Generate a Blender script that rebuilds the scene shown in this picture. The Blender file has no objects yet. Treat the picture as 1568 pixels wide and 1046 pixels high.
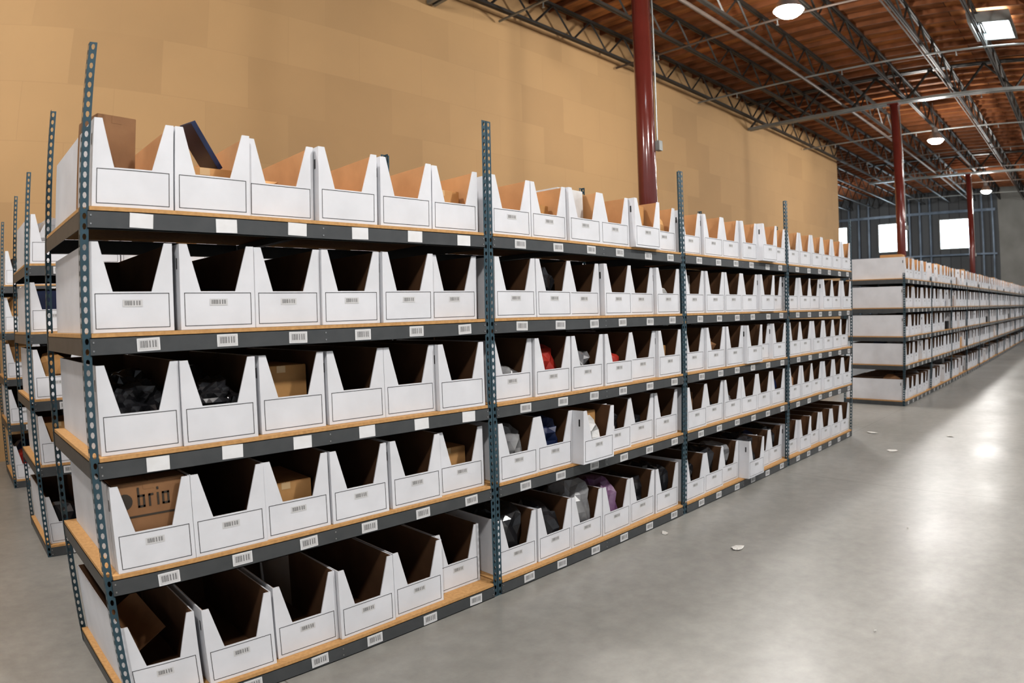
import bpy, math, random
import numpy as np
from mathutils import Matrix, Vector, noise
import bmesh

scene = bpy.context.scene
scene.view_settings.view_transform = 'Standard'
try: scene.view_settings.look = 'Medium High Contrast'
except Exception: pass

# ------------------------------------------------------------------ materials
def new_mat(name):
    m = bpy.data.materials.new(name); m.use_nodes = True
    nt = m.node_tree; b = nt.nodes['Principled BSDF']
    return m, nt, b

def noisy(name, col, col2=None, scale=8.0, rough=0.6, metal=0.0, bump=0.0, spec=0.5, detail=4, coat=0.0):
    m, nt, b = new_mat(name)
    b.inputs['Roughness'].default_value = rough
    b.inputs['Metallic'].default_value = metal
    b.inputs['Specular IOR Level'].default_value = spec
    b.inputs['Coat Weight'].default_value = coat
    tc = nt.nodes.new('ShaderNodeTexCoord')
    n = nt.nodes.new('ShaderNodeTexNoise'); n.inputs['Scale'].default_value = scale
    n.inputs['Detail'].default_value = detail
    nt.links.new(tc.outputs['Object'], n.inputs['Vector'])
    r = nt.nodes.new('ShaderNodeValToRGB')
    if col2 is None: col2 = tuple(c*0.85 for c in col)
    r.color_ramp.elements[0].position = 0.3; r.color_ramp.elements[1].position = 0.7
    r.color_ramp.elements[0].color = (*col2, 1); r.color_ramp.elements[1].color = (*col, 1)
    nt.links.new(n.outputs['Fac'], r.inputs['Fac'])
    nt.links.new(r.outputs['Color'], b.inputs['Base Color'])
    if bump:
        bp = nt.nodes.new('ShaderNodeBump'); bp.inputs['Strength'].default_value = bump
        bp.inputs['Distance'].default_value = 0.01
        nt.links.new(n.outputs['Fac'], bp.inputs['Height']); nt.links.new(bp.outputs['Normal'], b.inputs['Normal'])
    return m

def emis(name, col, s):
    m, nt, b = new_mat(name)
    b.inputs['Base Color'].default_value = (*col, 1)
    b.inputs['Emission Color'].default_value = (*col, 1)
    b.inputs['Emission Strength'].default_value = s
    return m

M_WHITE = noisy('white_cardboard', (0.72, 0.73, 0.76), (0.64, 0.65, 0.675), 5, 0.5)
M_KRAFT_SHADED = noisy('kraft_cardboard_shaded', (0.14, 0.07, 0.032), (0.095, 0.047, 0.021), 6, 0.85)  # lower rows: shade inside the bins put into the colour
M_KRAFT_LIT = noisy('kraft_cardboard_lit', (0.60, 0.34, 0.165), (0.50, 0.28, 0.13), 6, 0.8)  # same board in the top row, overhead light put into the colour
M_LINE = noisy('printed_black', (0.03, 0.03, 0.03), None, 5, 0.6)
M_STEEL = noisy('rack_steel_paint', (0.085, 0.09, 0.093), (0.068, 0.073, 0.076), 12, 0.42, 0.1)
M_POST = noisy('post_steel_paint', (0.05, 0.095, 0.12), (0.035, 0.07, 0.09), 12, 0.4, 0.15)
M_BOARD = noisy('particle_board', (0.56, 0.33, 0.14), (0.44, 0.25, 0.10), 60, 0.75)
M_TAG = noisy('tag_white', (0.76, 0.77, 0.78), (0.70, 0.70, 0.70), 20, 0.5)
M_RIVET = noisy('rivet', (0.5, 0.5, 0.5), None, 5, 0.3, 0.9)

def barcode_mat():
    m, nt, b = new_mat('barcode_label')
    uv = nt.nodes.new('ShaderNodeUVMap')
    sep = nt.nodes.new('ShaderNodeSeparateXYZ'); nt.links.new(uv.outputs[0], sep.inputs[0])
    comb = nt.nodes.new('ShaderNodeCombineXYZ')
    nt.links.new(sep.outputs['X'], comb.inputs['X'])
    n = nt.nodes.new('ShaderNodeTexNoise'); n.inputs['Scale'].default_value = 32; n.inputs['Detail'].default_value = 0
    nt.links.new(comb.outputs[0], n.inputs['Vector'])
    g = nt.nodes.new('ShaderNodeMath'); g.operation = 'GREATER_THAN'; g.inputs[1].default_value = 0.5
    nt.links.new(n.outputs['Fac'], g.inputs[0])
    def inside(sock, a, c):
        x = nt.nodes.new('ShaderNodeMath'); x.operation = 'GREATER_THAN'; x.inputs[1].default_value = a
        y = nt.nodes.new('ShaderNodeMath'); y.operation = 'LESS_THAN'; y.inputs[1].default_value = c
        z = nt.nodes.new('ShaderNodeMath'); z.operation = 'MULTIPLY'
        nt.links.new(sock, x.inputs[0]); nt.links.new(sock, y.inputs[0])
        nt.links.new(x.outputs[0], z.inputs[0]); nt.links.new(y.outputs[0], z.inputs[1]); return z.outputs[0]
    a1 = inside(sep.outputs['X'], 0.1, 0.9); a2 = inside(sep.outputs['Y'], 0.22, 0.85)
    m1 = nt.nodes.new('ShaderNodeMath'); m1.operation = 'MULTIPLY'; nt.links.new(a1, m1.inputs[0]); nt.links.new(a2, m1.inputs[1])
    m2 = nt.nodes.new('ShaderNodeMath'); m2.operation = 'MULTIPLY'; nt.links.new(m1.outputs[0], m2.inputs[0]); nt.links.new(g.outputs[0], m2.inputs[1])
    mx = nt.nodes.new('ShaderNodeMix'); mx.data_type = 'RGBA'
    mx.inputs['A'].default_value = (0.58, 0.58, 0.58, 1); mx.inputs['B'].default_value = (0.05, 0.05, 0.05, 1)
    nt.links.new(m2.outputs[0], mx.inputs['Factor']); nt.links.new(mx.outputs['Result'], b.inputs['Base Color'])
    b.inputs['Roughness'].default_value = 0.5
    return m
M_BAR = barcode_mat()

ITEM_MATS = [
    noisy('item_black_plastic', (0.012, 0.012, 0.014), (0.03, 0.03, 0.033), 10, 0.22),
    noisy('item_kraft_box', (0.58, 0.33, 0.14), (0.46, 0.26, 0.10), 8, 0.75),
    noisy('item_grey_plastic', (0.30, 0.30, 0.30), (0.17, 0.17, 0.18), 10, 0.3),
    noisy('item_red', (0.42, 0.045, 0.03), (0.26, 0.02, 0.015), 10, 0.4),
    noisy('item_navy', (0.02, 0.035, 0.10), (0.012, 0.02, 0.06), 10, 0.4),
    noisy('item_purple', (0.14, 0.05, 0.14), (0.24, 0.16, 0.24), 14, 0.4),
    noisy('item_white', (0.68, 0.68, 0.67), (0.55, 0.55, 0.54), 10, 0.5),
    noisy('item_teal', (0.03, 0.20, 0.22), (0.02, 0.12, 0.14), 10, 0.45),
    noisy('item_tape', (0.70, 0.50, 0.28), None, 10, 0.3),
    noisy('item_print', (0.05, 0.04, 0.03), None, 10, 0.7),
    noisy('item_dark_box', (0.28, 0.15, 0.07), (0.22, 0.115, 0.055), 8, 0.8),
]
I_BLACK, I_KRAFT, I_GREY, I_RED, I_NAVY, I_PURP, I_WHITE, I_TEAL, I_TAPE, I_PRINT, I_DARK = range(11)

# ------------------------------------------------------------------ mesh accumulator
class Acc:
    def __init__(s):
        s.v = []; s.f = []; s.m = []; s.uv = []; s.T = None
    def add(s, vs, fs, ms, uvs=None):
        o = len(s.v)
        if s.T is not None: vs = [tuple(s.T @ Vector(p)) for p in vs]
        s.v.extend(vs)
        for i, f in enumerate(fs):
            s.f.append([k+o for k in f]); s.m.append(ms[i] if isinstance(ms, list) else ms)
            s.uv.append(uvs)
    def box(s, x0, x1, y0, y1, z0, z1, m=0, ov=None):
        vs = [(x0,y0,z0),(x1,y0,z0),(x1,y1,z0),(x0,y1,z0),(x0,y0,z1),(x1,y0,z1),(x1,y1,z1),(x0,y1,z1)]
        fs = [(0,4,7,3),(1,2,6,5),(0,1,5,4),(2,3,7,6),(0,3,2,1),(4,5,6,7)]
        ms = [m]*6
        if ov:
            for k, c in ov.items(): ms[['-x','+x','-y','+y','-z','+z'].index(k)] = c
        s.add(vs, fs, ms)
    def quad(s, pts, m):
        s.add(list(pts), [(0,1,2,3)], m, [(0,0),(1,0),(1,1),(0,1)])
    def prism_y(s, poly, y0, y1, m, mback=None):
        n = len(poly)
        vs = [(x, y0, z) for x, z in poly] + [(x, y1, z) for x, z in poly]
        fs = [tuple(range(n)), tuple(reversed(range(n, 2*n)))] + [((i+1) % n, i, n+i, n+(i+1) % n) for i in range(n)]
        s.add(vs, fs, [m, m if mback is None else mback] + [m]*n)
    def rod(s, p, q, r, m=0, n=4):
        p = Vector(p); q = Vector(q); d = (q-p).normalized()
        u = d.orthogonal().normalized(); w = d.cross(u)
        vs = []
        for c in (p, q):
            for i in range(n):
                a = 2*math.pi*(i+0.5)/n
                vs.append(tuple(c + u*math.cos(a)*r + w*math.sin(a)*r))
        fs = [(i, (i+1) % n, n+(i+1) % n, n+i) for i in range(n)] + [tuple(reversed(range(n))), tuple(range(n, 2*n))]
        s.add(vs, fs, m)
    def mesh(s, name, mats, smooth=False):
        me = bpy.data.meshes.new(name)
        me.from_pydata(s.v, [], s.f)
        for mt in mats: me.materials.append(mt)
        me.polygons.foreach_set('material_index', s.m)
        uvl = me.uv_layers.new(name='UVMap')
        for p in me.polygons:
            u = s.uv[p.index]
            if u:
                for k, li in enumerate(p.loop_indices): uvl.data[li].uv = u[k]
        if smooth: me.polygons.foreach_set('use_smooth', [True]*len(me.polygons))
        me.update(); return me

def obj(name, me, loc=(0,0,0), parent=None, rot=None):
    o = bpy.data.objects.new(name, me); scene.collection.objects.link(o)
    o.location = loc
    if rot: o.rotation_euler = rot
    if parent: o.parent = parent
    return o

# ------------------------------------------------------------------ rack parts
LV = [0.085, 0.670, 1.135, 1.603, 2.078]     # shelf surface heights
DEPTH = 1.005
FL = 0.032

def perf(a, origin, ux, h, m):
    P = 0.0385; n = int(h/P); P = h/n
    ox, oy = origin
    hw, hh = 0.0075, 0.012
    cx = FL*0.5
    for i in range(n):
        z0 = i*P; cz = z0+P/2
        outer = [(FL, cz), (FL, z0+P), (cx, z0+P), (0, z0+P), (0, cz), (0, z0), (cx, z0), (FL, z0)]
        hole = [(cx+hw, cz), (cx+hw*.7, cz+hh*.75), (cx, cz+hh), (cx-hw*.7, cz+hh*.75), (cx-hw, cz), (cx-hw*.6, cz-hh*.8), (cx, cz-hh), (cx+hw*.6, cz-hh*.8)]
        vs = [(ox+ux[0]*u, oy+ux[1]*u, z) for u, z in outer+hole]
        fs = [(k, (k+1) % 8, 8+(k+1) % 8, 8+k) for k in range(8)]
        a.add(vs, fs, m)

def rack_meshes(W, ph, tag):
    posts = Acc()
    for (x, sx) in ((0.002, 1), (W-0.002, -1)):
        for (y, sy) in ((0.0, 1), (DEPTH, -1)):
            perf(posts, (x, y), (sx, 0), ph, 0)
            perf(posts, (x, y), (0, sy), ph, 0)
    beams = Acc()
    for z in LV:
        zt = z-0.016; zb = z-0.084
        for y0, y1, s in ((-0.004, 0.028, 1), (DEPTH-0.028, DEPTH+0.004, -1)):
            yo = y0 if s > 0 else y1-0.003
            beams.box(FL*0.9, W-FL*0.9, yo, yo+0.003, zb, zt, 0)
            beams.box(FL*0.9, W-FL*0.9, y0, y1, zt-0.003, zt, 0)
            beams.box(FL*0.9, W-FL*0.9, y0, y1, zb, zb+0.003, 0)
        for x0 in (0.004, W-0.007):
            beams.box(x0, x0+0.003, 0.02, DEPTH-0.02, zb, zt, 0)
            beams.box(x0 if x0 < 1 else x0-0.022, x0+0.025 if x0 < 1 else x0+0.003, 0.02, DEPTH-0.02, zt-0.003, zt, 0)
        beams.box(W/2-0.02, W/2+0.02, 0.0, DEPTH, zt-0.035, zt-0.003, 0)
        for rx in (FL*0.9+0.012, W-FL*0.9-0.012, W/2):
            for rz in (zt-0.018, zb+0.018):
                beams.box(rx-0.003, rx+0.003, -0.0065, -0.003, rz-0.003, rz+0.003, 1)
    boards = Acc()
    for z in LV:
        boards.box(0.006, W-0.006, 0.036, DEPTH-0.036, z-0.0155, z, 0)
        boards.box(FL+0.004, W-FL-0.004, -0.004, 0.0362, z-0.0155, z, 0)
    return (posts.mesh(tag+'_posts', [M_POST]), beams.mesh(tag+'_beams', [M_STEEL, M_RIVET]), boards.mesh(tag+'_boards', [M_BOARD]))

def tags_mesh(W, seed, plain_levels=()):
    r = random.Random(seed); a = Acc()
    for li, z in enumerate(LV):
        for i in range(6):
            x = 0.05+(W-0.1)*(i+0.60)/6 + r.uniform(-0.015, 0.015)
            zc = z-0.016-0.034+r.uniform(-0.004, 0.004)
            w, h = (0.045, 0.028) if li in plain_levels else (0.044, 0.025)
            t = r.uniform(-0.03, 0.03)
            a.T = Matrix.Translation((x, -0.0056, zc)) @ Matrix.Rotation(t, 4, 'Y')
            a.box(-w, w, -0.0005, 0.0013, -h, h, 0)
            if li not in plain_levels:
                a.quad([(-w*.9,-0.001,-h*.85),(w*.9,-0.001,-h*.85),(w*.9,-0.001,h*.85),(-w*.9,-0.001,h*.85)], 1)
    return a.mesh('shelf_tags', [M_TAG, M_BAR])

# ------------------------------------------------------------------ bins
BH, BN = 0.345, 0.155
def add_bin(a, x, y, z, w, d, yaw=0.0, label=True, outline=True, K=1):
    h = BH; t = 0.006; hn = BN; A = 0.032; B = 0.084
    a.T = Matrix.Translation((x+w/2, y, z+0.001)) @ Matrix.Rotation(yaw, 4, 'Z')
    X = w/2
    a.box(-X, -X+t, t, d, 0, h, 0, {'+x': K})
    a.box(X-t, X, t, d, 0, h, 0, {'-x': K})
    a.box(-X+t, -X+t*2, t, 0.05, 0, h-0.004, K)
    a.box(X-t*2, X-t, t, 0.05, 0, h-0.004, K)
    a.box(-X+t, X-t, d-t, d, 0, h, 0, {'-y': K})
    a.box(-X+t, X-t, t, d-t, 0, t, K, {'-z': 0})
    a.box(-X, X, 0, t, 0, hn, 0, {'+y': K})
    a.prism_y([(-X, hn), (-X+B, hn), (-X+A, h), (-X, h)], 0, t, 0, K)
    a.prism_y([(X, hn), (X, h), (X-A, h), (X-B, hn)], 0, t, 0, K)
    if outline:
        i = 0.016; l = 0.0026; yy = -0.0006
        x0, x1, z0, z1 = -X+i, X-i, 0.014, hn-0.006
        for q in ((x0, x1, z0, z0+l), (x0, x1, z1-l, z1), (x0, x0+l, z0, z1), (x1-l, x1, z0, z1)):
            a.add([(q[0], yy, q[2]), (q[1], yy, q[2]), (q[1], yy, q[3]), (q[0], yy, q[3])], [(0,1,2,3)], 2)
    if label:
        lw, lh, zc = 0.038, 0.014, hn-0.045
        a.quad([(-lw,-0.001,zc-lh),(lw,-0.001,zc-lh),(lw,-0.001,zc+lh),(-lw,-0.001,zc+lh)], 3)
    for sx in (-1, 1):
        xx = sx*(X+0.0006)
        a.add([(xx, 0.028, 0.245), (xx, 0.040, 0.245), (xx, 0.040, 0.29), (xx, 0.028, 0.29)], [(0,1,2,3)], 2)
    a.T = None
BIN_MATS = [M_WHITE, M_KRAFT_SHADED, M_LINE, M_BAR, M_KRAFT_LIT]

def ico(sub):
    bm = bmesh.new(); bmesh.ops.create_icosphere(bm, subdivisions=sub, radius=1)
    vs = [v.co.copy() for v in bm.verts]; fs = [tuple(v.index for v in f.verts) for f in bm.faces]; bm.free(); return vs, fs
ICO = {2: ico(2), 3: ico(3), 4: ico(4)}
def add_blob(a, c, s, m, seed, sub=3):
    vs, fs = ICO[sub]; off = Vector((seed*3.1, seed*1.7, seed*0.9))
    out = []
    for v in vs:
        rid = abs(noise.noise(v*2.6+off)); rid2 = abs(noise.noise(v*5.5+off))
        k = 1.08 + 0.28*noise.noise(v*1.5+off) - 0.34*rid - 0.20*rid2 + 0.05*noise.noise(v*12+off)
        q = Vector([math.copysign(abs(t)**0.75, t) for t in v])*k
        out.append((c[0]+max(-1.03, min(1.03, q.x))*s[0], c[1]+q.y*s[1], c[2]+max(-1.0, q.z)*s[2]))
    a.T = None; a.add(out, fs, m)

def add_carton(a, x, y, z, w, d, h, yaw, m=I_KRAFT, printed=False, tilt=0.0):
    a.T = Matrix.Translation((x, y, z)) @ Matrix.Rotation(yaw, 4, 'Z') @ Matrix.Rotation(tilt, 4, 'Y')
    a.box(-w/2, w/2, 0, d, 0, h, m)
    a.box(-0.022, 0.022, -0.001, d+0.001, h-0.03, h+0.0012, I_TAPE if m == I_KRAFT else m)
    a.box(-w/2, -0.0015, 0.004, d-0.004, h, h+0.003, m); a.box(0.0015, w/2, 0.004, d-0.004, h, h+0.003, m)
    if printed:
        y0, y1 = -0.0015, 0
        zb = h*.70; xh = h*.15
        def st(xa, xb, za, zc): a.box(xa, xb, y0, y1, zb+za, zb+zc, I_PRINT)
        u = w*.10; th = w*.028; x0 = -w*.16
        st(x0, x0+th, 0, xh*1.6); st(x0, x0+u, 0, th); st(x0, x0+u, xh-th, xh); st(x0+u-th, x0+u, 0, xh)
        x0 += u*1.5; st(x0, x0+th, 0, xh); st(x0, x0+u*.7, xh-th, xh)
        x0 += u*1.15; st(x0, x0+th, 0, xh); st(x0, x0+th, xh*1.25, xh*1.45)
        x0 += u*.7; st(x0, x0+th, 0, xh); st(x0+u-th, x0+u, 0, xh); st(x0, x0+u, 0, th); st(x0, x0+u, xh-th, xh)
        a.add([(-w*.34+.032*math.cos(t), y0, zb+xh*.6+.032*math.sin(t)) for t in [k*math.pi/8 for k in range(16)]], [tuple(range(16))], I_PRINT)
        a.box(-w*.45, w*.45, y0, y1, zb-xh*.75, zb-xh*.6, I_PRINT)
    a.T = None

def build_bay(W, seed, plan=None, nolabel=(), sub=2, fill=0.4, bw=0.322, special=None, hs0=0.6, hs1=1.25, miss=0.0):
    r = random.Random(seed); b = Acc(); g = Acc()
    for li, z in enumerate(LV):
        u0, u1 = 0.038, W-0.038
        slack = (u1-u0)-6*bw
        gaps = [r.random()**2 for _ in range(6)]; sg = sum(gaps)+0.3
        x = u0
        for i in range(6):
            x += slack*gaps[i]/sg
            y = 0.004+r.random()**2*0.045 if li else 0.02+r.random()*0.03
            if special and (li, i) in special: y += special[(li, i)]
            yaw = r.gauss(0, 0.009); yaw = max(-.02, min(.02, yaw))
            if miss and 0 < i and r.random() < miss:
                x += bw
                if r.random() < .6: add_carton(g, x-bw/2, y+.05, z+.002, .26, .45, r.uniform(.1, .3), 0, r.choice([I_KRAFT, I_DARK, I_BLACK, I_NAVY]))
                continue
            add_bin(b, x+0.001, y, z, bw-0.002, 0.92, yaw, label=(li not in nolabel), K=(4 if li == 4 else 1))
            items = None
            if plan is not None and (li, i) in plan: items = plan[(li, i)]
            elif r.random() < fill:
                items = [(r.choice(['blob', 'blob', 'box']), r.choice([I_BLACK, I_GREY, I_KRAFT, I_WHITE, I_KRAFT, I_BLACK, I_DARK, I_RED, I_NAVY, I_GREY, I_BLACK]), r.uniform(hs0, hs1))]
                if r.random() < .4: items.append(('blob', r.choice([I_BLACK, I_GREY, I_NAVY]), r.uniform(hs0, hs1)))
            if items:
                for k, (ty, m, hs) in enumerate(items):
                    cx = x+bw/2; sd = seed*37+li*7+i+k*3
                    if ty == 'blob':
                        add_blob(g, (cx, y+0.21+0.24*k, z+0.014+0.12*hs), (0.135, 0.17, 0.12*hs), m, sd, sub)
                    elif ty == 'box':
                        add_carton(g, cx, y+0.12+0.02*k, z+0.009, 0.255, 0.36, 0.25*hs, r.uniform(-.04, .04), m)
                    elif ty == 'pbox':
                        add_carton(g, cx, y+0.03, z+0.009, 0.29, 0.5, 0.335*hs, 0, m, True)
                    elif ty == 'tall':
                        add_carton(g, cx-0.04, y+0.13, z+0.009, 0.17, 0.2, 0.37*hs, 0.2, m)
                    elif ty == 'flap':
                        g.T = Matrix.Translation((cx+0.03, y+0.25, z+0.06)) @ Matrix.Rotation(-0.55, 4, 'Y') @ Matrix.Rotation(0.25, 4, 'X')
                        g.box(-0.07, 0.13, 0, 0.34, 0.1, 0.106, m); g.box(-0.07, -0.064, 0, 0.34, 0.0, 0.1, m); g.T = None
                    elif ty == 'book':
                        # navy booklet leaning in the bin on top of a low carton
                        add_carton(g, cx, y+0.10, z+0.009, 0.255, 0.5, 0.20, 0, I_KRAFT)
                        g.T = Matrix.Translation((cx+0.075, y+0.14, z+0.215)) @ Matrix.Rotation(0.95, 4, 'Y') @ Matrix.Rotation(0.12, 4, 'Z')
                        g.box(-0.23, 0, 0, 0.16, 0, 0.003, I_NAVY); g.box(-0.226, -0.003, 0.003, 0.157, 0.003, 0.018, I_WHITE)
                        g.box(-0.23, 0, 0, 0.16, 0.018, 0.022, I_NAVY); g.box(-0.23, 0, -0.002, 0.002, 0, 0.022, I_NAVY); g.T = None
            x += bw
    return b.mesh('bins', BIN_MATS), g.mesh('goods', ITEM_MATS)

def place_rack(x, y, meshes, tags, bins, goods):
    e = bpy.data.objects.new('storage_rack', None); scene.collection.objects.link(e)
    e.location = (x, y, 0); e.empty_display_size = 0.2
    obj('upright_posts', meshes[0], parent=e); obj('shelf_beams', meshes[1], parent=e)
    obj('shelf_boards', meshes[2], parent=e); obj('shelf_tags', tags, parent=e)
    bo = obj('cardboard_bins', bins, (x, y, 0)); obj('stored_goods', goods, parent=bo)

D = 2.75
W1 = 2.056
S = [0.484+W1*k for k in range(5)]
plan0 = {(4,0): [('tall', I_DARK, 1.04)], (4,1): [('book', I_NAVY, 1)], (4,2): [('flap', I_KRAFT, 1)], (4,3): [], (4,4): [], (4,5): [('box', I_KRAFT, 0.95)],
         (3,0): [], (3,1): [], (3,2): [], (3,3): [], (3,4): [], (3,5): [],
         (2,0): [('blob', I_BLACK, 1.1), ('blob', I_BLACK, 1.2)], (2,1): [('blob', I_BLACK, 1.0), ('blob', I_BLACK, 1.1)], (2,2): [('box', I_KRAFT, 1.1)],
         (2,3): [], (2,4): [], (2,5): [],
         (1,0): [('pbox', I_DARK, 1.0)], (1,1): [], (1,2): [('box', I_KRAFT, 0.8)], (1,3): [], (1,4): [], (1,5): [('box', I_KRAFT, 0.85)],
         (0,0): [('flap', I_DARK, 1)], (0,1): [], (0,2): [], (0,3): [], (0,4): [], (0,5): []}
plan1 = {(4,0): [], (4,1): [('box', I_KRAFT, .9)], (4,2): [('box', I_WHITE, 1.42)], (4,3): [], (4,4): [('box', I_KRAFT, 1.25)], (4,5): [('blob', I_KRAFT, 1.2)],
         (3,0): [], (3,1): [('blob', I_BLACK, 1.25)], (3,2): [], (3,3): [], (3,4): [], (3,5): [('blob', I_WHITE, .9), ('blob', I_TEAL, .8)],
         (2,0): [('blob', I_GREY, .8)], (2,1): [('blob', I_RED, 1.15)], (2,2): [('blob', I_GREY, 1.1)], (2,3): [('blob', I_RED, .85)], (2,4): [], (2,5): [('box', I_KRAFT, .85)],
         (1,0): [('blob', I_GREY, 1.25), ('blob', I_BLACK, 1.2)], (1,1): [('blob', I_NAVY, 1.25)], (1,2): [('blob', I_WHITE, 1.1), ('box', I_KRAFT, 1.2)], (1,3): [('blob', I_BLACK, 1.1)], (1,4): [('blob', I_BLACK, .8)], (1,5): [],
         (0,0): [('blob', I_BLACK, 1.55), ('blob', I_BLACK, 1.6)], (0,1): [('blob', I_BLACK, 1.3)], (0,2): [('blob', I_GREY, 1.65), ('blob', I_BLACK, 1.6)], (0,3): [('blob', I_PURP, 1.5), ('blob', I_GREY, 1.5)], (0,4): [('blob', I_BLACK, 1.3)], (0,5): [('blob', I_BLACK, 1.5)]}
plan2 = {(0,k): [('blob', c, h)] for k, c, h in ((0, I_BLACK, 1.2), (1, I_BLACK, 1.5), (2, I_GREY, 1.4), (3, I_BLACK, 1.55), (4, I_NAVY, 1.3), (5, I_BLACK, 1.5))}
rm1 = rack_meshes(W1, 2.72, 'rack_b'); rm2 = rack_meshes(W1, 2.16, 'rack_c')
b, g = build_bay(W1, 1, plan0, nolabel=(4, 2), sub=4, bw=0.318, special={(0,5): .05})
place_rack(S[0], D, rm1, tags_mesh(W1, 1, (4, 2)), b, g)
b, g = build_bay(W1, 2, plan1, sub=3, special={(1,2): -0.08, (4,4): -.05})
tg = tags_mesh(W1, 2)
place_rack(S[1], D, rm1, tg, b, g)
b, g = build_bay(W1, 3, plan2, sub=3, special={(0,3): -0.09, (4,4): -.06, (3,4): -.05, (2,3): -.04}, fill=0.55)
place_rack(S[2], D, rm1, tg, b, g)
b, g = build_bay(W1, 4, sub=2, fill=0.7)
place_rack(S[3], D, rm1, tg, b, g)
var = [build_bay(W1, 10+k, sub=2, fill=0.97, hs0=1.0, hs1=1.6, miss=.0) for k in range(2)]
varf = [build_bay(W1, 20+k, sub=2, fill=0.97, hs0=1.0, hs1=1.75, miss=.16) for k in range(3)]
tg2 = tags_mesh(W1, 9)
for row, yy in enumerate((5.32, 7.88)):
    for k in range(4):
        vb, vg = var[(k+row) % 2]
        place_rack(0.54+k*W1, yy, rm1, tg2, vb, vg)
for k in range(15):
    vb, vg = varf[k % 3]
    place_rack(11.68+k*W1, 2.83, rm2, tg2, vb, vg)

# ------------------------------------------------------------------ room shell
XA, XB, YA, YB = -9.0, 44.0, -15.0, 19.0
DECK = 8.35; WY = 9.6; WX = 28.8
def box_obj(name, x0, x1, y0, y1, z0, z1, mats):
    a = Acc(); a.box(x0, x1, y0, y1, z0, z1); return obj(name, a.mesh(name, mats))

def floor_mat():
    m, nt, b = new_mat('polished_concrete')
    tc = nt.nodes.new('ShaderNodeTexCoord')
    def nz(sc, det, rg=0.55):
        n = nt.nodes.new('ShaderNodeTexNoise'); n.inputs['Scale'].default_value = sc; n.inputs['Detail'].default_value = det
        n.inputs['Roughness'].default_value = rg
        nt.links.new(tc.outputs['Object'], n.inputs['Vector']); return n
    n1 = nz(0.5, 7, .6); n2 = nz(9, 6, .65); n3 = nz(.9, 2)
    r1 = nt.nodes.new('ShaderNodeValToRGB')
    r1.color_ramp.elements[0].position = .3; r1.color_ramp.elements[0].color = (.245, .242, .222, 1)
    r1.color_ramp.elements[1].position = .7; r1.color_ramp.elements[1].color = (.345, .34, .315, 1)
    nt.links.new(n1.outputs['Fac'], r1.inputs['Fac'])
    r2 = nt.nodes.new('ShaderNodeValToRGB')
    r2.color_ramp.elements[0].position = .3; r2.color_ramp.elements[0].color = (.84, .84, .84, 1)
    r2.color_ramp.elements[1].position = .7; r2.color_ramp.elements[1].color = (1.06, 1.06, 1.06, 1)
    nt.links.new(n2.outputs['Fac'], r2.inputs['Fac'])
    mx = nt.nodes.new('ShaderNodeMix'); mx.data_type = 'RGBA'; mx.blend_type = 'MULTIPLY'; mx.inputs['Factor'].default_value = 1
    nt.links.new(r1.outputs['Color'], mx.inputs['A']); nt.links.new(r2.outputs['Color'], mx.inputs['B'])
    br = nt.nodes.new('ShaderNodeTexBrick'); br.offset = 0; br.inputs['Scale'].default_value = 1
    br.inputs['Brick Width'].default_value = 5.2; br.inputs['Row Height'].default_value = 5.2; br.inputs['Mortar Size'].default_value = 0.004
    br.inputs['Color1'].default_value = (1,1,1,1); br.inputs['Color2'].default_value = (1,1,1,1); br.inputs['Mortar'].default_value = (.55,.53,.5,1)
    mp = nt.nodes.new('ShaderNodeMapping'); mp.inputs['Location'].default_value = (-1.2, 2.4, 0)
    nt.links.new(tc.outputs['Object'], mp.inputs['Vector']); nt.links.new(mp.outputs[0], br.inputs['Vector'])
    mx2 = nt.nodes.new('ShaderNodeMix'); mx2.data_type = 'RGBA'; mx2.blend_type = 'MULTIPLY'; mx2.inputs['Factor'].default_value = 1
    nt.links.new(mx.outputs['Result'], mx2.inputs['A']); nt.links.new(br.outputs['Color'], mx2.inputs['B'])
    nt.links.new(mx2.outputs['Result'], b.inputs['Base Color'])
    mr = nt.nodes.new('ShaderNodeMapRange'); mr.inputs['From Min'].default_value = .3; mr.inputs['From Max'].default_value = .7
    mr.inputs['To Min'].default_value = .28; mr.inputs['To Max'].default_value = .38
    nt.links.new(n3.outputs['Fac'], mr.inputs['Value']); nt.links.new(mr.outputs[0], b.inputs['Roughness'])
    bp = nt.nodes.new('ShaderNodeBump'); bp.inputs['Strength'].default_value = .06; bp.inputs['Distance'].default_value = .01
    nt.links.new(n2.outputs['Fac'], bp.inputs['Height']); nt.links.new(bp.outputs['Normal'], b.inputs['Normal'])
    return m
box_obj('floor', XA, XB, YA, YB, -0.2, 0.0, [floor_mat()])

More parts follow.
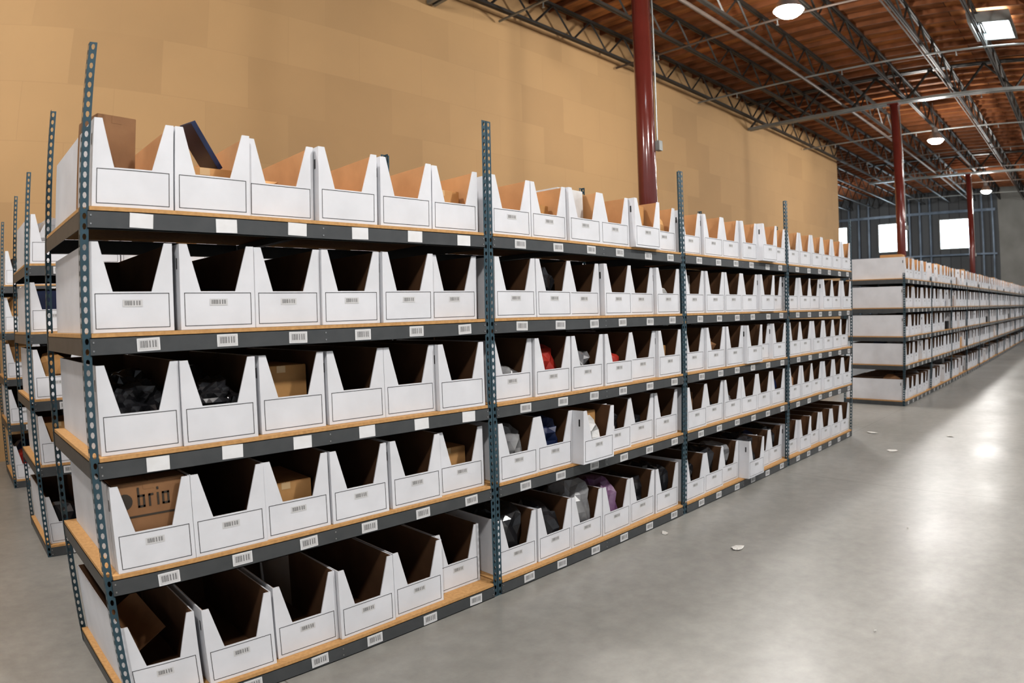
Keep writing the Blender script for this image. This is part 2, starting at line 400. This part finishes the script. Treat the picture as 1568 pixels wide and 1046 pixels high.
def wall_mat(name, c1, c2, mortar, bwid, bh, patch=0.35, ms=0.012):
    m, nt, b = new_mat(name); b.inputs['Roughness'].default_value = .75
    tc = nt.nodes.new('ShaderNodeTexCoord'); sp = nt.nodes.new('ShaderNodeSeparateXYZ'); cb = nt.nodes.new('ShaderNodeCombineXYZ')
    nt.links.new(tc.outputs['Object'], sp.inputs[0])
    ad = nt.nodes.new('ShaderNodeMath'); ad.operation = 'ADD'
    nt.links.new(sp.outputs['X'], ad.inputs[0]); nt.links.new(sp.outputs['Y'], ad.inputs[1])
    nt.links.new(ad.outputs[0], cb.inputs['X']); nt.links.new(sp.outputs['Z'], cb.inputs['Y'])
    br = nt.nodes.new('ShaderNodeTexBrick'); br.inputs['Scale'].default_value = 1
    br.inputs['Brick Width'].default_value = bwid; br.inputs['Row Height'].default_value = bh
    br.inputs['Mortar Size'].default_value = ms; br.inputs['Mortar Smooth'].default_value = .5; br.inputs['Bias'].default_value = patch
    br.inputs['Color1'].default_value = (*c1, 1); br.inputs['Color2'].default_value = (*c2, 1); br.inputs['Mortar'].default_value = (*mortar, 1)
    nt.links.new(cb.outputs[0], br.inputs['Vector'])
    n = nt.nodes.new('ShaderNodeTexNoise'); n.inputs['Scale'].default_value = .5; n.inputs['Detail'].default_value = 6
    nt.links.new(tc.outputs['Object'], n.inputs['Vector'])
    r = nt.nodes.new('ShaderNodeValToRGB'); r.color_ramp.elements[0].position = .3; r.color_ramp.elements[1].position = .7
    r.color_ramp.elements[0].color = (.92, .92, .92, 1); r.color_ramp.elements[1].color = (1.03, 1.02, 1.0, 1)
    nt.links.new(n.outputs['Fac'], r.inputs['Fac'])
    mx = nt.nodes.new('ShaderNodeMix'); mx.data_type = 'RGBA'; mx.blend_type = 'MULTIPLY'; mx.inputs['Factor'].default_value = 1
    nt.links.new(br.outputs['Color'], mx.inputs['A']); nt.links.new(r.outputs['Color'], mx.inputs['B'])
    nt.links.new(mx.outputs['Result'], b.inputs['Base Color']); return m
M_WALL = wall_mat('tan_block_wall', (.475, .305, .15), (.395, .25, .122), (.435, .277, .137), 1.3, .8, -0.45, .006)
box_obj('wall_back', XA, WX, WY, WY+.3, 0, DECK, [M_WALL])
M_FAR = wall_mat('far_wall_panels', (.10, .11, .12), (.08, .085, .09), (.04, .04, .045), .6, 9, 0, .03)
M_GREY = noisy('far_wall_plain', (.25, .25, .235), (.20, .20, .185), 1, .8)
box_obj('wall_far', XB, XB+.25, 4.95, YB, 0, DECK, [M_FAR])
box_obj('wall_far_plain', XB-.12, XB+.25, YA, 4.95, 0, DECK, [M_GREY])
box_obj('wall_recess', WX, XB, YB-.25, YB, 0, DECK, [M_FAR])

def deck_mat():
    m, nt, b = new_mat('plywood_deck'); b.inputs['Roughness'].default_value = .7
    tc = nt.nodes.new('ShaderNodeTexCoord')
    br = nt.nodes.new('ShaderNodeTexBrick'); br.inputs['Scale'].default_value = 1
    br.inputs['Brick Width'].default_value = 1.22; br.inputs['Row Height'].default_value = 2.44; br.inputs['Mortar Size'].default_value = .012
    br.inputs['Color1'].default_value = (.44, .175, .05, 1); br.inputs['Color2'].default_value = (.20, .072, .022, 1); br.inputs['Mortar'].default_value = (.06, .02, .01, 1)
    nt.links.new(tc.outputs['Object'], br.inputs['Vector'])
    n = nt.nodes.new('ShaderNodeTexNoise'); n.inputs['Scale'].default_value = 2.5; n.inputs['Detail'].default_value = 6
    mp = nt.nodes.new('ShaderNodeMapping'); mp.inputs['Scale'].default_value = (4, .5, 1)
    nt.links.new(tc.outputs['Object'], mp.inputs['Vector']); nt.links.new(mp.outputs[0], n.inputs['Vector'])
    r = nt.nodes.new('ShaderNodeValToRGB'); r.color_ramp.elements[0].position = .3; r.color_ramp.elements[1].position = .7
    r.color_ramp.elements[0].color = (.5, .5, .5, 1); r.color_ramp.elements[1].color = (1.1, 1.1, 1.1, 1)
    nt.links.new(n.outputs['Fac'], r.inputs['Fac'])
    mx = nt.nodes.new('ShaderNodeMix'); mx.data_type = 'RGBA'; mx.blend_type = 'MULTIPLY'; mx.inputs['Factor'].default_value = 1
    nt.links.new(br.outputs['Color'], mx.inputs['A']); nt.links.new(r.outputs['Color'], mx.inputs['B'])
    nt.links.new(mx.outputs['Result'], b.inputs['Base Color']); return m
box_obj('ceiling', XA, XB, YA, YB, DECK, DECK+.15, [deck_mat()])

M_WOOD = noisy('purlin_wood', (.22, .08, .027), (.13, .047, .016), 3, .75)
M_TRUSS = noisy('truss_steel', (.055, .05, .045), (.037, .035, .03), 3, .5, .3)
M_GALV = noisy('galvanised_steel', (.30, .31, .30), (.22, .23, .22), 3, .35, .5)
M_PIPE = noisy('pipe_paint', (.10, .075, .06), (.07, .055, .045), 3, .5, .2)
a = Acc(); x = XA+.3
while x < XB-.4:
    a.box(x-.025, x+.025, YA+.1, YB-.4, DECK-.11, DECK-.002, 0); x += .61
obj('roof_purlins', a.mesh('roof_purlins', [M_WOOD]))

JT, JB = DECK-.12, 7.6
a = Acc(); L = XB-XA-.5
a.box(0, L, -.05, -.008, JT-.06, JT, 0); a.box(0, L, .008, .05, JT-.06, JT, 0)
a.box(0, L, -.05, -.008, JB, JB+.055, 0); a.box(0, L, .008, .05, JB, JB+.055, 0)
n = int(L/.62)
for i in range(n):
    x0 = i*L/n; x1 = (i+1)*L/n
    p, q = ((x0, 0, JB+.02), (x1, 0, JT-.02)) if i % 2 == 0 else ((x0, 0, JT-.02), (x1, 0, JB+.02))
    a.rod(p, q, .027, 0)
jm = a.mesh('roof_joist', [M_TRUSS])
for k in range(16):
    obj('roof_joist', jm, (XA+.2, 9.25-1.5*k, 0))
a = Acc(); L2 = XB-WX-.8
a.box(0, L2, -.05, .05, JT-.06, JT, 0); a.box(0, L2, -.05, .05, JB, JB+.055, 0)
n = int(L2/.62)
for i in range(n):
    x0 = i*L2/n; x1 = (i+1)*L2/n
    p, q = ((x0, 0, JB+.02), (x1, 0, JT-.02)) if i % 2 == 0 else ((x0, 0, JT-.02), (x1, 0, JB+.02))
    a.rod(p, q, .025, 0)
jm2 = a.mesh('roof_joist_short', [M_TRUSS])
for k in range(5): obj('roof_joist', jm2, (WX+.4, 10.75+1.5*k, 0))
GX = [7.51-12.9, 7.51, 20.35, 33.2]
a = Acc(); y0, y1 = YA+.1, WY-.05
for sx in (-.1, .03):
    a.box(sx, sx+.07, y0, y1, 7.36, 7.44, 1); a.box(sx, sx+.07, y0, y1, DECK-.16, DECK-.115, 0)
n = 30
for i in range(n):
    ya = y0+(y1-y0)*i/n; yb = y0+(y1-y0)*(i+1)/n
    p, q = ((0, ya, 7.4), (0, yb, 8.2)) if i % 2 == 0 else ((0, ya, 8.2), (0, yb, 7.4))
    a.rod(p, q, .035, 0)
gm = a.mesh('roof_girder', [M_TRUSS, M_GALV])
for gx in GX: obj('roof_girder', gm, (gx, 0, 0))
a = Acc()
for k in range(13):
    x = -6.4+3.9*k
    a.rod((x, YA+.2, 7.52), (x, WY-.1, 7.52), .024, k % 2, 8)
    y = -12.0
    while y < WY-.6:
        a.rod((x, y, 7.52), (x, y, 7.40), .014, 0, 6); a.rod((x, y, 7.40), (x, y, 7.39), .03, 0, 8); y += 2.9
a.rod((XA+.2, 6.4, 7.50), (XB-.4, 6.4, 7.50), .045, 1, 10)
a.rod((XA+.2, 3.3, 7.50), (XB-.4, 3.3, 7.50), .025, 1, 8)
obj('sprinkler_pipes', a.mesh('sprinkler_pipes', [M_GALV, M_PIPE]))

M_RED = noisy('red_column_paint', (.17, .034, .026), (.13, .027, .02), 2, .22, 0, coat=.5)
for k, gx in enumerate(GX):
    a = Acc()
    a.rod((0, 0, .02), (0, 0, 7.34), .125, 0, 40)
    a.box(-.2, .2, -.2, .2, 0, .025, 0); a.box(-.16, .16, -.16, .16, 7.33, 7.36, 0)
    for bx in (-.16, .16):
        for by in (-.16, .16): a.rod((bx, by, .025), (bx, by, .06), .014, 0, 6)
    a.box(.04, .12, -.18, -.11, 3.75, 3.88, 1); a.rod((.08, -.125, 3.88), (.08, -.125, 7.3), .012, 1, 8)
    me = a.mesh('red_column', [M_RED, M_GALV])
    for p in me.polygons:
        if len(p.vertices) == 4 and abs(p.normal.z) < .1 and p.index < 40: p.use_smooth = True
    obj('steel_column', me, (gx, 5.0, 0))

M_PANE = emis('window_daylight', (.72, .88, 1.0), 10.0)
WC = (7.61, 11.3, 15.0)
for k, yc in enumerate(WC):
    a = Acc(); h = .84
    a.box(-.06, -.05, yc-h, yc+h, 4.95, 6.62, 1)
    for (ya, yb, za, zb) in ((yc-h-.07, yc-h, 4.88, 6.69), (yc+h, yc+h+.07, 4.88, 6.69), (yc-h, yc+h, 6.62, 6.69), (yc-h, yc+h, 4.88, 4.95)):
        a.box(-.1, 0, ya, yb, za, zb, 0)
    obj('window_%d' % (k+1), a.mesh('window', [M_GREY, M_PANE]), (XB, 0, 0))
M_BLUE = noisy('stud_steel', (.17, .22, .28), (.10, .13, .17), 2, .4, .4)
a = Acc(); y = 5.3
while y < 18.4:
    if all(abs(y-c) > 1.0 for c in WC):
        a.box(-.14, -.02, y-.05, y+.05, 0, 8.0, 0)
    y += .62
a.box(-.2, -.14, 5.1, 18.6, 7.0, 7.15, 0); a.box(-.2, -.14, 5.1, 18.6, 4.5, 4.6, 0)
obj('wall_stud_framing', a.mesh('wall_stud_framing', [M_BLUE]), (XB, 0, 0))

M_LENS = emis('lamp_lens', (1, .98, .95), 110)
M_ALU = noisy('lamp_housing', (.45, .45, .44), None, 5, .3, .7)
def lamp(x, y, z=6.95, power=420):
    e = bpy.data.objects.new('high_bay_lamp', None); scene.collection.objects.link(e); e.location = (x, y, z)
    a = Acc(); n = 28
    prof = [(.06, .42), (.10, .40), (.11, .24), (.16, .20), (.27, .02), (.28, 0), (.265, 0), (.15, .17)]
    vs = []; fs = []
    for r_, z_ in prof:
        for i in range(n): vs.append((r_*math.cos(2*math.pi*i/n), r_*math.sin(2*math.pi*i/n), z_))
    for j in range(len(prof)-1):
        for i in range(n): fs.append((j*n+i, j*n+(i+1) % n, (j+1)*n+(i+1) % n, (j+1)*n+i))
    fs.append(tuple(range(n)))
    a.add(vs, fs, 0); a.rod((0, 0, .42), (0, 0, 1.25), .012, 0, 6)
    obj('reflector_housing', a.mesh('lamp_housing', [M_ALU]), parent=e)
    a = Acc(); vs = []; fs = []
    for j, (r_, z_) in enumerate([(.25, .03), (.24, -.04), (.16, -.10), (.04, -.125)]):
        for i in range(n): vs.append((r_*math.cos(2*math.pi*i/n), r_*math.sin(2*math.pi*i/n), z_))
    for j in range(3):
        for i in range(n): fs.append((j*n+i, (j+1)*n+i, (j+1)*n+(i+1) % n, j*n+(i+1) % n))
    fs.append(tuple(reversed(range(3*n, 4*n))))
    a.add(vs, fs, 0)
    obj('lens', a.mesh('lamp_lens', [M_LENS]), parent=e)
    ld = bpy.data.lights.new('lamp_bulb', 'POINT'); ld.energy = power; ld.color = (1, .975, .945); ld.shadow_soft_size = .22
    obj('bulb', ld, (0, 0, -.42), parent=e)
for lx in (-.6, 11.6, 23.8, 35.8):
    lamp(lx, 4.55)
for lx in (-2.0, 4.2, 12.2, 20.6, 29.0):
    lamp(lx, -1.7, power=(720 if lx < 10 else 430))  # added row over the aisle, out of view, to brighten the bin fronts
lamp(36, 13.5)

M_SKY = emis('skylight_glazing', (.82, .92, 1.0), 18)
for sx in (4.3, 17.2, 30.1):
    for sy in (1.43, -4.6, -11.5):
        a = Acc(); hx, hy = .62, .5
        a.box(-hx, hx, -hy, hy, -.03, -.02, 1)
        a.box(-hx-.08, -hx, -hy-.08, hy+.08, -.26, 0, 0); a.box(hx, hx+.08, -hy-.08, hy+.08, -.26, 0, 0)
        a.box(-hx, hx, -hy-.08, -hy, -.26, 0, 0); a.box(-hx, hx, hy, hy+.08, -.26, 0, 0)
        a.box(-.02, .02, -hy, hy, -.06, -.03, 0)
        obj('skylight', a.mesh('skylight', [M_GALV, M_SKY]), (sx, sy, DECK-.115))

M_PAPER = noisy('paper', (.66, .65, .62), (.55, .54, .5), 20, .7)
rp = random.Random(3)
def scrap(x, y, s):
    a = Acc(); n = 11
    vs = [(0, 0, .012)]+[(s*rp.uniform(.5, 1.2)*math.cos(2*math.pi*i/n), s*rp.uniform(.3, .8)*math.sin(2*math.pi*i/n), rp.uniform(.001, .012)) for i in range(n)]
    a.add(vs, [(0, 1+i, 1+(i+1) % n) for i in range(n)], 0)
    obj('paper_scrap', a.mesh('paper_scrap', [M_PAPER]), (x, y, .001), rot=(0, 0, rp.uniform(0, 3)))
for p in ((8.0, 2.06, .07), (4.12, 2.05, .06), (9.03, 2.6, .08), (4.1, 2.62, .04), (9.23, 1.65, .06), (9.5, 3.1, .08), (3.4, .9, .008), (5.2,1.2,.010)):
    scrap(*p)
a = Acc()
a.box(-.16, .16, -.1, .1, 0, .006, 0)
a.T = Matrix.Translation((.15, 0, .004)) @ Matrix.Rotation(-.6, 4, 'Y'); a.box(0, .14, -.09, .1, 0, .005, 0); a.T = None
obj('cardboard_scrap', a.mesh('cardboard_scrap', [M_BOARD]), (9.1, 3.05, .001), rot=(0, 0, .5))

# ------------------------------------------------------------------ world
w = bpy.data.worlds.new('World'); scene.world = w; w.use_nodes = True
w.node_tree.nodes['Background'].inputs['Color'].default_value = (.90, .95, 1, 1)
w.node_tree.nodes['Background'].inputs['Strength'].default_value = .58

# ------------------------------------------------------------------ camera (wide lens with barrel distortion)
cd = bpy.data.cameras.new('camera'); cam = bpy.data.objects.new('camera', cd); scene.collection.objects.link(cam)
YAW, PIT, ROLL, F = .7938, .0415, .0243, 1040.5
K1, K2, K3 = .3079, -.5029, .6147
R = Matrix.Rotation(-(math.pi/2-YAW), 4, 'Z') @ Matrix.Rotation(math.pi/2-PIT, 4, 'X') @ Matrix.Rotation(-ROLL, 4, 'Z')
cam.matrix_world = Matrix.Translation((0, 0, 1.633)) @ R
cd.sensor_width = 36; cd.sensor_height = 24; cd.lens = 23.5
cd.clip_start = .05; cd.clip_end = 200
mm = 36/1568
r = np.linspace(0, 960, 300); q2 = (r*r)/1e6
th = np.arctan(r*(1+K1*q2+K2*q2**2+K3*q2**3)/F)
rm = r*mm
Am = np.stack([rm, rm**2, rm**3, rm**4], 1)
k = np.linalg.lstsq(Am, th, rcond=None)[0]
cd.type = 'PANO'
cd.dof.use_dof = True; cd.dof.focus_distance = 4.2; cd.dof.aperture_fstop = 2.8
def setp(n, v):
    for o_ in (cd, getattr(cd, 'cycles', None)):
        if o_ is not None and hasattr(o_, n):
            try: setattr(o_, n, v)
            except Exception as e_: print(n, e_)
setp('panorama_type', 'FISHEYE_LENS_POLYNOMIAL')
setp('fisheye_fov', math.radians(170))
setp('fisheye_polynomial_k0', 0.0)
for i in range(4): setp('fisheye_polynomial_k%d' % (i+1), float(-k[i]))
scene.camera = cam
